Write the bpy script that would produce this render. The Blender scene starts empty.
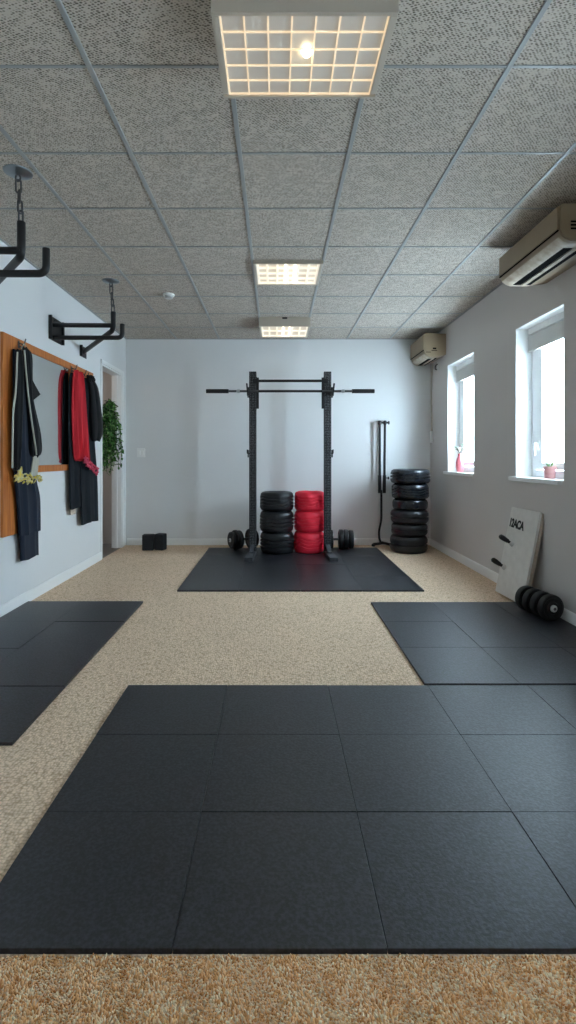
import bpy, bmesh, math, random
import numpy as np
from mathutils import Vector, Matrix
random.seed(7); rng = np.random.default_rng(7)
S = bpy.context.scene
C = S.collection
PI = math.pi
H = 1.228            # eye height
XL, XR, YB, ZC = -2.12, 2.18, 7.06, 2.908   # left wall, right wall, back wall, ceiling
YR = -1.6            # rear wall (behind the viewer)

# ------------------------------------------------------------------ materials
def lin(c):
    return tuple((x/12.92 if x <= .04045 else ((x+.055)/1.055)**2.4) for x in c)
def rgb(r, g, b): return lin((r/255, g/255, b/255))
class NT:
    def __init__(s, name):
        s.m = bpy.data.materials.new(name); s.m.use_nodes = True
        s.t = s.m.node_tree; s.b = s.t.nodes['Principled BSDF']; s.o = s.t.nodes['Material Output']
    def n(s, typ, **kw):
        x = s.t.nodes.new(typ)
        for k, v in kw.items():
            if k in x.inputs: x.inputs[k].default_value = v
            else: setattr(x, k, v)
        return x
    def l(s, a, ao, b, bi): s.t.links.new(a.outputs[ao], b.inputs[bi])
def mat(name, col, rough=.5, metal=0, spec=.5, noise=None, bump=None, col2=None, coat=0, sheen=0, emis=None, estr=0):
    """noise=(scale, stretch) mixes col and col2; bump=(scale, strength, distance)"""
    k = NT(name); b = k.b
    b.inputs['Base Color'].default_value = (*col, 1); b.inputs['Roughness'].default_value = rough
    b.inputs['Metallic'].default_value = metal; b.inputs['Specular IOR Level'].default_value = spec
    b.inputs['Coat Weight'].default_value = coat; b.inputs['Sheen Weight'].default_value = sheen
    if emis: b.inputs['Emission Color'].default_value = (*emis, 1); b.inputs['Emission Strength'].default_value = estr
    tc = k.n('ShaderNodeTexCoord')
    if noise:
        mp = k.n('ShaderNodeMapping'); mp.inputs['Scale'].default_value = noise[1]
        k.l(tc, 'Object', mp, 'Vector')
        nz = k.n('ShaderNodeTexNoise', Scale=noise[0], Detail=4.0); k.l(mp, 'Vector', nz, 'Vector')
        rp = k.n('ShaderNodeValToRGB'); rp.color_ramp.elements[0].position = .3; rp.color_ramp.elements[1].position = .7
        rp.color_ramp.elements[0].color = (*col, 1); rp.color_ramp.elements[1].color = (*(col2 or col), 1)
        k.l(nz, 'Fac', rp, 'Fac'); k.l(rp, 'Color', b, 'Base Color')
    if bump:
        nb = k.n('ShaderNodeTexNoise', Scale=bump[0], Detail=3.0); k.l(tc, 'Object', nb, 'Vector')
        bp = k.n('ShaderNodeBump', Strength=bump[1], Distance=bump[2]); k.l(nb, 'Fac', bp, 'Height'); k.l(bp, 'Normal', b, 'Normal')
    return k.m

M = {}
WALL = (.80, .80, .80)
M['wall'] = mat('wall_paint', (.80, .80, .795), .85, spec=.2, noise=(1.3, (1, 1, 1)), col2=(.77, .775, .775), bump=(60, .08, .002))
M['wall_r'] = mat('wall_paint_shade_side', (.66, .63, .61), .9, spec=.15, noise=(1.3, (1, 1, 1)), col2=(.635, .605, .585), bump=(60, .08, .002))  # wall paint darkened: shade on the window side put into the colour
M['hall'] = mat('hallway_paint', (.62, .58, .55), .9, spec=.1, bump=(50, .05, .002))
M['trim'] = mat('white_trim', (.91, .91, .90), .45, bump=(20, .05, .002))
M['upvc'] = mat('window_plastic', (.92, .93, .94), .35)
M['hallfloor'] = mat('hallway_floor', (.16, .13, .11), .5, noise=(8, (1, 6, 1)), col2=(.22, .18, .15))

def m_carpet():
    k = NT('loop_carpet'); b = k.b
    tc = k.n('ShaderNodeTexCoord')
    wob = k.n('ShaderNodeTexNoise', Scale=25.0, Detail=2.0); k.l(tc, 'Object', wob, 'Vector')
    mx = k.n('ShaderNodeMix', data_type='VECTOR'); mx.inputs[0].default_value = .02
    k.l(tc, 'Object', mx, 4); k.l(wob, 'Color', mx, 5)
    vo = k.n('ShaderNodeTexVoronoi', Scale=82.0, Randomness=.6); k.l(mx, 1, vo, 'Vector')
    n2 = k.n('ShaderNodeTexNoise', Scale=260.0, Detail=2.0); k.l(tc, 'Object', n2, 'Vector')
    n3 = k.n('ShaderNodeTexNoise', Scale=2.2, Detail=3.0); k.l(tc, 'Object', n3, 'Vector')
    rp = k.n('ShaderNodeValToRGB'); e = rp.color_ramp.elements
    e[0].position = .30; e[0].color = (1.0, .79, .59, 1); e[1].position = .9; e[1].color = (.52, .345, .215, 1)  # crevice shade between the loops put into the colour
    k.l(vo, 'Distance', rp, 'Fac')
    rv = k.n('ShaderNodeMix', data_type='RGBA', blend_type='MULTIPLY'); rv.inputs[0].default_value = .3
    rr = k.n('ShaderNodeValToRGB'); rr.color_ramp.elements[0].color = (.6, .52, .45, 1); rr.color_ramp.elements[1].color = (1, 1, 1, 1)
    k.l(vo, 'Color', rr, 'Fac'); k.l(rp, 'Color', rv, 6); k.l(rr, 'Color', rv, 7)
    r3 = k.n('ShaderNodeMix', data_type='RGBA', blend_type='MULTIPLY'); r3.inputs[0].default_value = .08
    k.l(rv, 2, r3, 6); k.l(n3, 'Fac', r3, 7)
    k.l(r3, 2, b, 'Base Color')
    ad = k.n('ShaderNodeMath', operation='MULTIPLY_ADD'); k.l(n2, 'Fac', ad, 0); ad.inputs[1].default_value = .35
    iv = k.n('ShaderNodeMath', operation='SUBTRACT'); iv.inputs[0].default_value = 1; k.l(vo, 'Distance', iv, 1); k.l(iv, 0, ad, 2)
    bp = k.n('ShaderNodeBump', Strength=.7, Distance=.005); k.l(ad, 0, bp, 'Height'); k.l(bp, 'Normal', b, 'Normal')
    b.inputs['Roughness'].default_value = .95; b.inputs['Specular IOR Level'].default_value = .1
    return k.m
M['carpet'] = m_carpet()
def m_island(name, stops, rough, spec=.3, trans=0):
    k = NT(name); g = k.n('ShaderNodeNewGeometry'); rp = k.n('ShaderNodeValToRGB')
    el = rp.color_ramp.elements
    while len(el) < len(stops): el.new(.5)
    for e, (p, c) in zip(el, stops): e.position = p; e.color = (*c, 1)
    k.l(g, 'Random Per Island', rp, 'Fac'); k.l(rp, 'Color', k.b, 'Base Color')
    k.b.inputs['Roughness'].default_value = rough; k.b.inputs['Specular IOR Level'].default_value = spec
    return k.m
M['pile'] = m_island('carpet_yarn', [(0, rgb(205, 140, 84)), (.5, rgb(250, 202, 146)), (1, rgb(255, 244, 218))], .95, .1)
M['leaf'] = m_island('leaf_green', [(0, rgb(22, 58, 18)), (.6, rgb(58, 116, 44)), (1, rgb(150, 190, 116))], .5)

def m_rubber():
    k = NT('black_rubber_matting'); b = k.b; tc = k.n('ShaderNodeTexCoord'); 
    n1 = k.n('ShaderNodeTexNoise', Scale=105.0, Detail=5.0); k.l(tc, 'Object', n1, 'Vector')
    n2 = k.n('ShaderNodeTexNoise', Scale=3.0, Detail=3.0); k.l(tc, 'Object', n2, 'Vector')
    rp = k.n('ShaderNodeValToRGB'); e = rp.color_ramp.elements
    e[0].position = .40; e[0].color = (*rgb(8, 9, 12), 1); e[1].position = .66; e[1].color = (*rgb(50, 52, 61), 1)
    k.l(n1, 'Fac', rp, 'Fac')
    mx = k.n('ShaderNodeMix', data_type='RGBA', blend_type='MULTIPLY'); mx.inputs[0].default_value = .35
    k.l(rp, 'Color', mx, 6); k.l(n2, 'Fac', mx, 7); k.l(mx, 2, b, 'Base Color')
    bp = k.n('ShaderNodeBump', Strength=.4, Distance=.0025); k.l(n1, 'Fac', bp, 'Height'); k.l(bp, 'Normal', b, 'Normal')
    b.inputs['Roughness'].default_value = .42; b.inputs['Specular IOR Level'].default_value = .75
    return k.m
M['rubber'] = m_rubber()

def m_ceiling():
    k = NT('mineral_fibre_tile'); b = k.b; tc = k.n('ShaderNodeTexCoord')
    mp = k.n('ShaderNodeMapping'); mp.inputs['Scale'].default_value = (1, 1.7, 1); mp.inputs['Rotation'].default_value = (0, 0, .5); k.l(tc, 'Object', mp, 'Vector')
    wob = k.n('ShaderNodeTexNoise', Scale=18.0, Detail=2.0); k.l(mp, 'Vector', wob, 'Vector')
    mx = k.n('ShaderNodeMix', data_type='VECTOR'); mx.inputs[0].default_value = .012
    k.l(mp, 'Vector', mx, 4); k.l(wob, 'Color', mx, 5)
    vo = k.n('ShaderNodeTexVoronoi', Scale=66.0, Randomness=.38); k.l(mx, 1, vo, 'Vector')
    n2 = k.n('ShaderNodeTexNoise', Scale=70.0, Detail=2.0); k.l(tc, 'Object', n2, 'Vector')
    ad = k.n('ShaderNodeMath', operation='MULTIPLY_ADD'); k.l(n2, 'Fac', ad, 0); ad.inputs[1].default_value = .35; k.l(vo, 'Distance', ad, 2)
    rp = k.n('ShaderNodeValToRGB'); e = rp.color_ramp.elements
    e[0].position = .38; e[0].color = (.135, .115, .095, 1); e[1].position = .64; e[1].color = (.585, .525, .455, 1)
    k.l(ad, 0, rp, 'Fac'); k.l(rp, 'Color', b, 'Base Color')
    bp = k.n('ShaderNodeBump', Strength=.5, Distance=.004); k.l(ad, 0, bp, 'Height'); k.l(bp, 'Normal', b, 'Normal')
    b.inputs['Roughness'].default_value = .95; b.inputs['Specular IOR Level'].default_value = .1
    return k.m
M['ceiling'] = m_ceiling()
M['tbar'] = mat('ceiling_grid_metal', (.33, .34, .335), .4, metal=.1, spec=.6)
M['black'] = mat('black_powder_coat', (.006, .006, .007), .42, bump=(180, .1, .001))
M['foot'] = mat('worn_black_steel', (.05, .053, .06), .38, noise=(12, (1, 1, 1)), col2=(.07, .073, .08))
def m_upright():
    k = NT('perforated_black_steel'); b = k.b; tc = k.n('ShaderNodeTexCoord'); sp = k.n('ShaderNodeSeparateXYZ'); k.l(tc, 'Object', sp, 0)
    vo = k.n('ShaderNodeTexVoronoi', Scale=48.0, Randomness=.3); k.l(tc, 'Object', vo, 'Vector')
    rp = k.n('ShaderNodeValToRGB'); e = rp.color_ramp.elements
    e[0].position = .22; e[0].color = (.15, .155, .165, 1); e[1].position = .34; e[1].color = (.006, .006, .008, 1)
    k.l(vo, 'Distance', rp, 'Fac'); k.l(rp, 'Color', b, 'Base Color')
    b.inputs['Roughness'].default_value = .45
    return k.m
M['upright'] = m_upright()
M['tyre'] = mat('tyre_rubber', (.007, .008, .010), .38, spec=.5, noise=(14, (1, 1, 3)), col2=(.016, .018, .022), bump=(45, .25, .004))
M['tyre_gloss'] = mat('shiny_tyre_rubber', (.007, .009, .013), .26, spec=.6, noise=(10, (1, 1, 3)), col2=(.016, .02, .027), bump=(30, .3, .004))
M['tyre_red'] = mat('red_rubber', (.92, .018, .05), .5, noise=(10, (1, 1, 3)), col2=(.95, .03, .07), bump=(40, .25, .004))
M['iron'] = mat('black_rubber_plate', (.005, .005, .006), .5, bump=(90, .2, .002))
M['steel'] = mat('brushed_steel', (.55, .56, .57), .35, metal=1)
M['chrome'] = mat('polished_steel', (.26, .29, .31), .33, metal=1)
M['chain'] = mat('dull_steel', (.13, .13, .135), .4, metal=.9)
M['silver'] = mat('silver_cap', (.62, .62, .61), .45, metal=.3)
M['wood'] = mat('orange_pine', rgb(172, 92, 36), .45, noise=(5, (9, 9, .6)), col2=rgb(206, 124, 58), bump=(12, .08, .002))
M['mirror'] = mat('mirror_glass', (.78, .82, .82), .03, metal=1)
M['navy'] = mat('navy_cloth', (.012, .017, .030), .9, spec=.2, sheen=.1, noise=(9, (1, 1, .3)), col2=(.02, .027, .045), bump=(90, .15, .002))
M['blackcloth'] = mat('black_cloth', (.004, .0045, .006), .85, spec=.25, sheen=.1, bump=(90, .15, .002))
M['charcoal'] = mat('charcoal_cloth', (.012, .014, .018), .9, spec=.2, noise=(9, (1, 1, .3)), col2=(.022, .026, .032), bump=(90, .15, .002))
M['piping'] = mat('pale_piping', (.46, .45, .38), .8)
M['redcloth'] = mat('red_cloth', (.40, .004, .014), .8, noise=(7, (1, 6, .25)), col2=(.74, .02, .035), bump=(60, .2, .002))  # streaks put fold highlights and fold shade into the cloth colour
M['pinkcloth'] = mat('pink_fringe', (.72, .10, .17), .85, noise=(30, (1, 1, 1)), col2=(.5, .02, .06))
M['yellow'] = mat('yellow_fringe', (.80, .58, .01), .8, noise=(40, (1, 1, 1)), col2=(.62, .60, .42), bump=(80, .4, .004))
M['white'] = mat('white_plastic', (.90, .90, .88), .4)
M['cream'] = mat('aged_cream_plastic', (.27, .20, .125), .5, noise=(3, (1, 1, 1)), col2=(.32, .245, .16))
M['cream_dark'] = mat('dusty_cream_plastic', (.34, .27, .19), .6, noise=(18, (1, 1, 1)), col2=(.50, .43, .34))
M['slot'] = mat('dark_vent', (.003, .003, .003), .9, spec=.05)
M['housing'] = mat('lamp_housing', (.52, .46, .38), .5)
M['blind'] = mat('blind_cloth', (.66, .65, .62), .8, bump=(120, .1, .001))
M['boardwhite'] = mat('white_board_paint', (.80, .78, .75), .8, noise=(16, (1, 1, 1)), col2=(.72, .70, .67), bump=(40, .15, .002))
M['boardedge'] = mat('bare_board_edge', (.52, .43, .35), .8, noise=(20, (1, 8, 1)), col2=(.42, .34, .27))
M['ink'] = mat('black_ink', (.012, .012, .012), .7)
M['pinkpot'] = mat('pink_ceramic', (.72, .30, .30), .4, noise=(12, (.2, .2, 3)), col2=(.78, .45, .43))
M['vase'] = mat('rose_glaze', (.60, .10, .13), .3, noise=(7, (1, 1, .4)), col2=(.68, .22, .24))
M['petal'] = mat('white_petal', (.80, .76, .72), .6)
M['twig'] = mat('dark_stem', (.05, .045, .03), .7)
def m_glass():
    k = NT('window_glass'); t = k.t; k.t.nodes.remove(k.b)
    tr = k.n('ShaderNodeBsdfTransparent'); tr.inputs['Color'].default_value = (.96, .98, .98, 1)
    gl = k.n('ShaderNodeBsdfGlossy', Roughness=.02); lw = k.n('ShaderNodeLayerWeight', Blend=.5); pw = k.n('ShaderNodeMath', operation='POWER'); pw.inputs[1].default_value = 4
    fr = k.n('ShaderNodeMath', operation='MULTIPLY_ADD'); fr.inputs[1].default_value = .45; fr.inputs[2].default_value = .03
    mx = k.n('ShaderNodeMixShader'); k.l(lw, 'Facing', pw, 0); k.l(pw, 0, fr, 0)
    k.l(fr, 0, mx, 0); k.l(tr, 0, mx, 1); k.l(gl, 0, mx, 2); k.l(mx, 0, k.o, 'Surface'); return k.m
M['glass'] = m_glass()
M['louvre1'] = mat('warm_lamp_louvre', (.7, .62, .5), .4, emis=(1, .72, .42), estr=.14)
M['diff1'] = mat('lamp_diffuser', (.5, .48, .44), .5, emis=(1, .90, .76), estr=.03)
M['louvre2'] = mat('bright_lamp_louvre', (.8, .75, .66), .4, emis=(1, .88, .70), estr=.14)
M['diff2'] = mat('bright_lamp_diffuser', (.6, .56, .5), .5, emis=(1, .84, .62), estr=.07)
M['bulb'] = mat('lit_bulb', (1, .9, .7), .4, emis=(1, .80, .50), estr=7)
M['tube'] = mat('lit_tube', (1, .95, .85), .4, emis=(1, .90, .74), estr=.5)

# ------------------------------------------------------------------ mesh helpers
OFF = {}
def new_bm(): return bmesh.new()
def box(bm, a, b, bev=0, seg=2):
    a, b = Vector(a), Vector(b); c = (a+b)/2; d = b-a
    r = bmesh.ops.create_cube(bm, size=1, matrix=Matrix.Translation(c) @ Matrix.Diagonal((abs(d.x), abs(d.y), abs(d.z), 1)))
    if bev:
        es = list({e for v in r['verts'] for e in v.link_edges})
        bmesh.ops.bevel(bm, geom=es, offset=bev, segments=seg, affect='EDGES', profile=.5)
def obox(bm, p0, p1, w, h, up=(0, 0, 1), bev=0):
    """box running from p0 to p1 with section w x h"""
    p0, p1 = Vector(p0), Vector(p1); d = (p1-p0); L = d.length; d.normalize()
    s = d.cross(Vector(up)).normalized(); u = s.cross(d)
    m = Matrix((( d.x, s.x, u.x, 0), (d.y, s.y, u.y, 0), (d.z, s.z, u.z, 0), (0, 0, 0, 1)))
    r = bmesh.ops.create_cube(bm, size=1, matrix=Matrix.Translation((p0+p1)/2) @ m @ Matrix.Diagonal((L, w, h, 1)))
    if bev:
        es = list({e for v in r['verts'] for e in v.link_edges})
        bmesh.ops.bevel(bm, geom=es, offset=bev, segments=2, affect='EDGES', profile=.5)
def tube(bm, pts, r, n=14, caps=True, closed=False):
    pts = [Vector(p) for p in pts]; N = len(pts)
    rs = r if isinstance(r, (list, tuple)) else [r]*N
    rings = []; prev = None
    for i, p in enumerate(pts):
        if closed: t = (pts[(i+1) % N]-pts[i-1]).normalized()
        else: t = ((pts[min(i+1, N-1)]-pts[max(i-1, 0)])).normalized()
        if prev is None:
            a = Vector((0, 0, 1)) if abs(t.z) < .9 else Vector((1, 0, 0))
            u = t.cross(a).normalized()
        else:
            u = (prev - t*prev.dot(t)).normalized()
        prev = u; v = t.cross(u)
        rings.append([bm.verts.new(p + (u*math.cos(2*PI*k/n)+v*math.sin(2*PI*k/n))*rs[i]) for k in range(n)])
    for i in range(N if closed else N-1):
        A, B = rings[i], rings[(i+1) % N]
        for k in range(n): bm.faces.new((A[k], A[(k+1) % n], B[(k+1) % n], B[k]))
    if caps and not closed:
        bm.faces.new(rings[0][::-1]); bm.faces.new(rings[-1])
def bend(pts, rad, n=6):
    """round the corners of a polyline"""
    pts = [Vector(p) for p in pts]; out = [pts[0]]
    for a, b, c in zip(pts, pts[1:], pts[2:]):
        d1 = (a-b); d2 = (c-b); r = min(rad, d1.length*.45, d2.length*.45)
        p, q = b+d1.normalized()*r, b+d2.normalized()*r
        for i in range(n+1):
            t = i/n; out.append(p*(1-t)**2 + b*2*t*(1-t) + q*t*t)
    out.append(pts[-1]); return out
def lathe(bm, prof, axis_p, axis_d=(0, 0, 1), n=40, closed=False, fn=None):
    """prof: (radius, height) pairs; fn(r, h, th) -> (r, h) wobble"""
    d = Vector(axis_d).normalized(); a = Vector((0, 0, 1)) if abs(d.z) < .9 else Vector((1, 0, 0))
    u = d.cross(a).normalized(); v = d.cross(u); P = Vector(axis_p); rings = []
    for (r, h) in prof:
        ring = []
        for k in range(n):
            th = 2*PI*k/n; rr, hh = fn(r, h, th) if fn else (r, h)
            ring.append(bm.verts.new(P + d*hh + (u*math.cos(th)+v*math.sin(th))*max(rr, 1e-5)))
        rings.append(ring)
    m = len(rings)
    for i in range(m if closed else m-1):
        A, B = rings[i], rings[(i+1) % m]
        for k in range(n): bm.faces.new((A[k], A[(k+1) % n], B[(k+1) % n], B[k]))
    if not closed:
        bm.faces.new(rings[0][::-1]); bm.faces.new(rings[-1])
def prism(bm, poly, y0, y1, axis='y'):
    """extrude an (x,z) polygon along y"""
    A = [bm.verts.new((x, y0, z)) for x, z in poly]; B = [bm.verts.new((x, y1, z)) for x, z in poly]
    n = len(poly); bm.faces.new(A); bm.faces.new(B[::-1])
    for i in range(n): bm.faces.new((A[i], B[i], B[(i+1) % n], A[(i+1) % n]))
def obj(name, bm, m, parent=None, smooth=True, off=None, keepnormals=False):
    if not keepnormals: bmesh.ops.recalc_face_normals(bm, faces=bm.faces[:])
    if off is None: off = OFF.get(parent.name, Vector()) if parent else Vector()
    if off.length: bmesh.ops.translate(bm, verts=bm.verts[:], vec=-off)
    if smooth:
        for f in bm.faces: f.smooth = True
        for e in bm.edges:
            if len(e.link_faces) == 2 and e.calc_face_angle(0) > .62: e.smooth = False
    me = bpy.data.meshes.new(name); bm.to_mesh(me); bm.free()
    me.materials.append(M[m] if isinstance(m, str) else m)
    o = bpy.data.objects.new(name, me); C.objects.link(o)
    if smooth: md = o.modifiers.new('flat_faces', 'WEIGHTED_NORMAL'); md.keep_sharp = True
    if parent: o.parent = parent; OFF[o.name] = off
    return o
def thing(name, label, cat, loc, group=None):
    o = bpy.data.objects.new(name, None); C.objects.link(o); o.location = loc; o.empty_display_size = .05
    o['label'] = label; o['category'] = cat
    if group: o['group'] = group
    OFF[o.name] = Vector(loc); return o
def struct(name, bm, m, parent=None, **kw):
    o = obj(name, bm, m, parent, **kw)
    if not parent: o['kind'] = 'structure'
    return o

# ------------------------------------------------------------------ room shell
bm = new_bm(); box(bm, (XL, YR, -.06), (XR, YB, 0)); struct('floor', bm, 'carpet', smooth=False)
bm = new_bm(); box(bm, (XL-.12, YR, ZC), (XR+.22, YB+.1, ZC+.06)); struct('ceiling', bm, 'ceiling', smooth=False)
bm = new_bm(); box(bm, (XL-.12, YB, 0), (XR+.22, YB+.1, ZC)); struct('wall_back', bm, 'wall', smooth=False)
bm = new_bm(); box(bm, (XL-.12, YR-.1, 0), (XR+.22, YR, ZC)); struct('wall_rear', bm, 'wall', smooth=False)
# left wall with the doorway
DY0, DY1, DZ = 6.07, 6.85, 2.375
bm = new_bm()
box(bm, (XL-.12, YR, 0), (XL, DY0, ZC)); box(bm, (XL-.12, DY1, 0), (XL, YB, ZC)); box(bm, (XL-.12, DY0, DZ), (XL, DY1, ZC))
struct('wall_left', bm, 'wall', smooth=False)
# hallway behind the doorway
bm = new_bm(); box(bm, (-3.6, 5.2, -.06), (XL, 7.4, -.004)); struct('floor_hallway', bm, 'hallfloor', smooth=False)
bm = new_bm(); box(bm, (-3.7, 5.2, 0), (-3.6, 7.4, ZC)); struct('wall_hallway_far', bm, 'hall', smooth=False)
bm = new_bm(); box(bm, (-3.6, 7.16, 0), (XL-.12, 7.26, ZC)); struct('wall_hallway_end', bm, 'hall', smooth=False)
bm = new_bm(); box(bm, (-3.7, 5.1, ZC-.3), (XL-.12, 7.26, ZC-.25)); struct('ceiling_hallway', bm, 'hall', smooth=False)
bm = new_bm(); box(bm, (-3.6, 5.1, 0), (XL-.12, 5.2, ZC)); struct('wall_hallway_near', bm, 'hall', smooth=False)
# door lining and casing
bm = new_bm()
box(bm, (XL-.125, DY0-.001, 0), (XL+.006, DY0+.022, DZ)); box(bm, (XL-.125, DY1-.022, 0), (XL+.006, DY1+.001, DZ))
box(bm, (XL-.125, DY0, DZ-.022), (XL+.006, DY1, DZ+.001))
box(bm, (XL-.08, DY1-.04, 0), (XL-.045, DY1-.022, DZ-.02))
dr = struct('door_1', bm, 'trim', smooth=False)
bm = new_bm()
box(bm, (XL, DY1, 0), (XL+.016, DY1+.085, DZ+.05), .004); box(bm, (XL, DY0-.03, 0), (XL+.012, DY0, DZ+.05), .004)
box(bm, (XL, DY0-.03, DZ), (XL+.014, DY1+.085, DZ+.05), .004)
struct('casing', bm, 'trim', dr)
# right wall with windows (two in view, two unseen ones added to light the foreground)
WZ0, WZ1 = 1.052, 2.40
WIN = [(5.51, 6.35), (3.785, 4.547), (1.25, 1.85), (-.9, -.2)]
bm = new_bm()
box(bm, (XR, YR, 0), (XR+.22, YB, WZ0)); box(bm, (XR, YR, WZ1), (XR+.22, YB, ZC))
ys = [YB] + [v for w in WIN for v in (w[1], w[0])] + [YR]
for a, b in zip(ys[::2], ys[1::2]): box(bm, (XR, b, WZ0), (XR+.22, a, WZ1))
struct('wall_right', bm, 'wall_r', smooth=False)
for i, (a, b) in enumerate(WIN):
    bm = new_bm()   # plastered reveal lining: white, with the sill board
    t = .004
    box(bm, (XR+.001, a, WZ1-t), (XR+.2, b, WZ1)); box(bm, (XR+.001, b-t, WZ0), (XR+.2, b, WZ1)); box(bm, (XR+.001, a, WZ0), (XR+.2, a+t, WZ1))
    w = struct('window_%d' % (i+1), bm, 'trim', smooth=False)  # the two added, unseen light openings carry this name too
    bm = new_bm(); box(bm, (XR-.035, a+.03, WZ0-.03), (XR+.19, b+.075, WZ0+.006), .005); struct('window_sill', bm, 'trim', w)
    x0, x1 = XR+.145, XR+.215
    bm = new_bm(); f = .07
    for (p, q) in (((x0, a, WZ0), (x1, a+f, WZ1)), ((x0, b-f, WZ0), (x1, b, WZ1)), ((x0, a+f, WZ0), (x1, b-f, WZ0+f)), ((x0, a+f, WZ1-f), (x1, b-f, WZ1))):
        box(bm, p, q, .006)
    struct('window_frame', bm, 'upvc', w)
    bm = new_bm(); g = .12; a2, b2, z2, z3 = a+f+.006, b-f-.006, WZ0+f+.006, WZ1-f-.006
    for (p, q) in (((x0-.012, a2, z2), (x1-.02, a2+g, z3)), ((x0-.012, b2-g, z2), (x1-.02, b2, z3)), ((x0-.012, a2+g, z2), (x1-.02, b2-g, z2+.06)), ((x0-.012, a2+g, z3-.07), (x1-.02, b2-g, z3))):
        box(bm, p, q, .008)
    sash = struct('window_sash', bm, 'upvc', w)
    bm = new_bm(); box(bm, (x0+.03, a2+g-.01, z2+.05), (x0+.034, b2-g+.01, z3-.06)); struct('pane', bm, 'glass', w, smooth=False)
    bm = new_bm(); hy = b2-g*.5
    box(bm, (x0-.022, hy-.014, 1.30), (x0-.012, hy+.014, 1.38), .003); tube(bm, bend([(x0-.02, hy, 1.355), (x0-.045, hy, 1.355), (x0-.045, hy-.01, 1.25)], .01), .008, 10)
    struct('window_handle', bm, 'white', sash)
# baseboards
def skirting(name, a, b, nrm):
    bm = new_bm(); a, b = Vector(a), Vector(b); n = Vector(nrm)
    prof = [(0, 0), (.017, 0), (.017, .075), (.012, .088), (.006, .094), (0, .094)]
    A = [bm.verts.new(a+n*p+Vector((0, 0, z))) for p, z in prof]; B = [bm.verts.new(b+n*p+Vector((0, 0, z))) for p, z in prof]
    bm.faces.new(A); bm.faces.new(B[::-1])
    for i in range(len(prof)): j = (i+1) % len(prof); bm.faces.new((A[i], B[i], B[j], A[j]))
    struct(name, bm, 'trim')
skirting('baseboard_left', (XL, YR, 0), (XL, DY0-.03, 0), (1, 0, 0))
skirting('baseboard_back', (XL+.02, YB, 0), (XR-.018, YB, 0), (0, -1, 0))
skirting('baseboard_right', (XR, YR, 0), (XR, YB, 0), (-1, 0, 0))
# suspended ceiling grid
bm = new_bm()
GX = [-2.0+.6*k for k in range(1, 7)]; GY = [.313-.61*3+.61*k for k in range(0, 15)]
for x in GX: box(bm, (x-.012, YR, ZC-.007), (x+.012, YB, ZC+.001), .002, 1)
for y in GY:
    if y < YB-.1: box(bm, (XL, y-.008, ZC-.005), (XR, y+.008, ZC+.001), .002, 1)
for x0, x1, y0, y1 in ((XL, XL+.022, YR, YB), (XR-.022, XR, YR, YB), (XL, XR, YB-.022, YB)):
    box(bm, (x0, y0, ZC-.005), (x1, y1, ZC+.001))
struct('trim_1', bm, 'tbar', smooth=False)

# ------------------------------------------------------------------ ceiling lamps
def lamp(label, x0, x1, y0, y1, drop, cells, kind, bulb=None, latch=False):
    t = thing('ceiling_light', label, 'ceiling light', ((x0+x1)/2, (y0+y1)/2, ZC), 'ceiling lights')
    zb, w = ZC-drop, .026
    bm = new_bm()   # housing walls, open below
    box(bm, (x0, y0, zb), (x1, y0+w*.6, ZC), .002); box(bm, (x0, y1-w*.5, zb), (x1, y1, ZC), .002)
    box(bm, (x0, y0+w*.6, zb), (x0+w, y1-w, ZC), .002); box(bm, (x1-w, y0+w*.6, zb), (x1, y1-w, ZC), .002)
    obj('housing', bm, 'housing', t)
    bm = new_bm(); zi = zb+(.014 if kind == 1 else .028)
    box(bm, (x0+w, y0+w*.6, zi), (x1-w, y1-w*.5, zi+.004)); obj('diffuser', bm, 'diff1' if kind == 1 else 'diff2', t, smooth=False)
    bm = new_bm(); nx, ny = cells; X0, X1, Y0, Y1 = x0+w, x1-w, y0+w*.6, y1-w*.5; th = .0028 if kind == 1 else .009
    for i in range(nx+1):
        x = X0+(X1-X0)*i/nx; x = min(max(x, X0+th), X1-th); box(bm, (x-th, Y0, zb+.008), (x+th, Y1, zi))
    for j in range(ny+1):
        y = Y0+(Y1-Y0)*j/ny; y = min(max(y, Y0+th), Y1-th); th2 = th if kind == 1 else th*.6
        box(bm, (X0, y-th2, zb+.009), (X1, y+th2, zi))
    obj('louvre', bm, 'louvre1' if kind == 1 else 'louvre2', t, smooth=False)
    if bulb:
        bm = new_bm(); bx, by = bulb
        lathe(bm, [(.004, 0), (.010, .003), (.015, .009), (.016, .014), (.014, .019), (.008, .0225)], (bx, by, zb-.009), n=20)
        obj('bulb', bm, 'bulb', t)
    else:
        bm = new_bm(); ym = (y0+y1)/2; xm = (x0+x1)/2+.03; tube(bm, [(xm-.05, Y0+.03, zb+.017), (xm-.05, Y1-.03, zb+.017)], .010, 10); tube(bm, [(xm+.03, Y0+.03, zb+.017), (xm+.03, Y1-.03, zb+.017)], .010, 10)
        obj('lamp_tube', bm, 'tube', t)
    if latch:
        bm = new_bm(); xm = (x0+x1)/2; zl = ZC-.04 if kind == 1 else ZC-.012
        box(bm, (xm-.03, y0-.008, zl-.014), (xm+.03, y0, zl+.006), .003); obj('latch', bm, 'ink', t)
lamp('large square ceiling light with a warm glowing grid and one bare bulb, nearest the viewer', -.222, .418, 1.70, 2.11, .165, (7, 5), 1, bulb=(.115, 1.876), latch=True)
lamp('lit gridded ceiling panel, the middle one of the row of three', -.195, .402, 4.235, 4.77, .035, (6, 4), 2)
lamp('small boxed ceiling light farthest away, above the squat rack', -.203, .412, 5.95, 6.50, .115, (6, 2), 2, latch=True)

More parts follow.
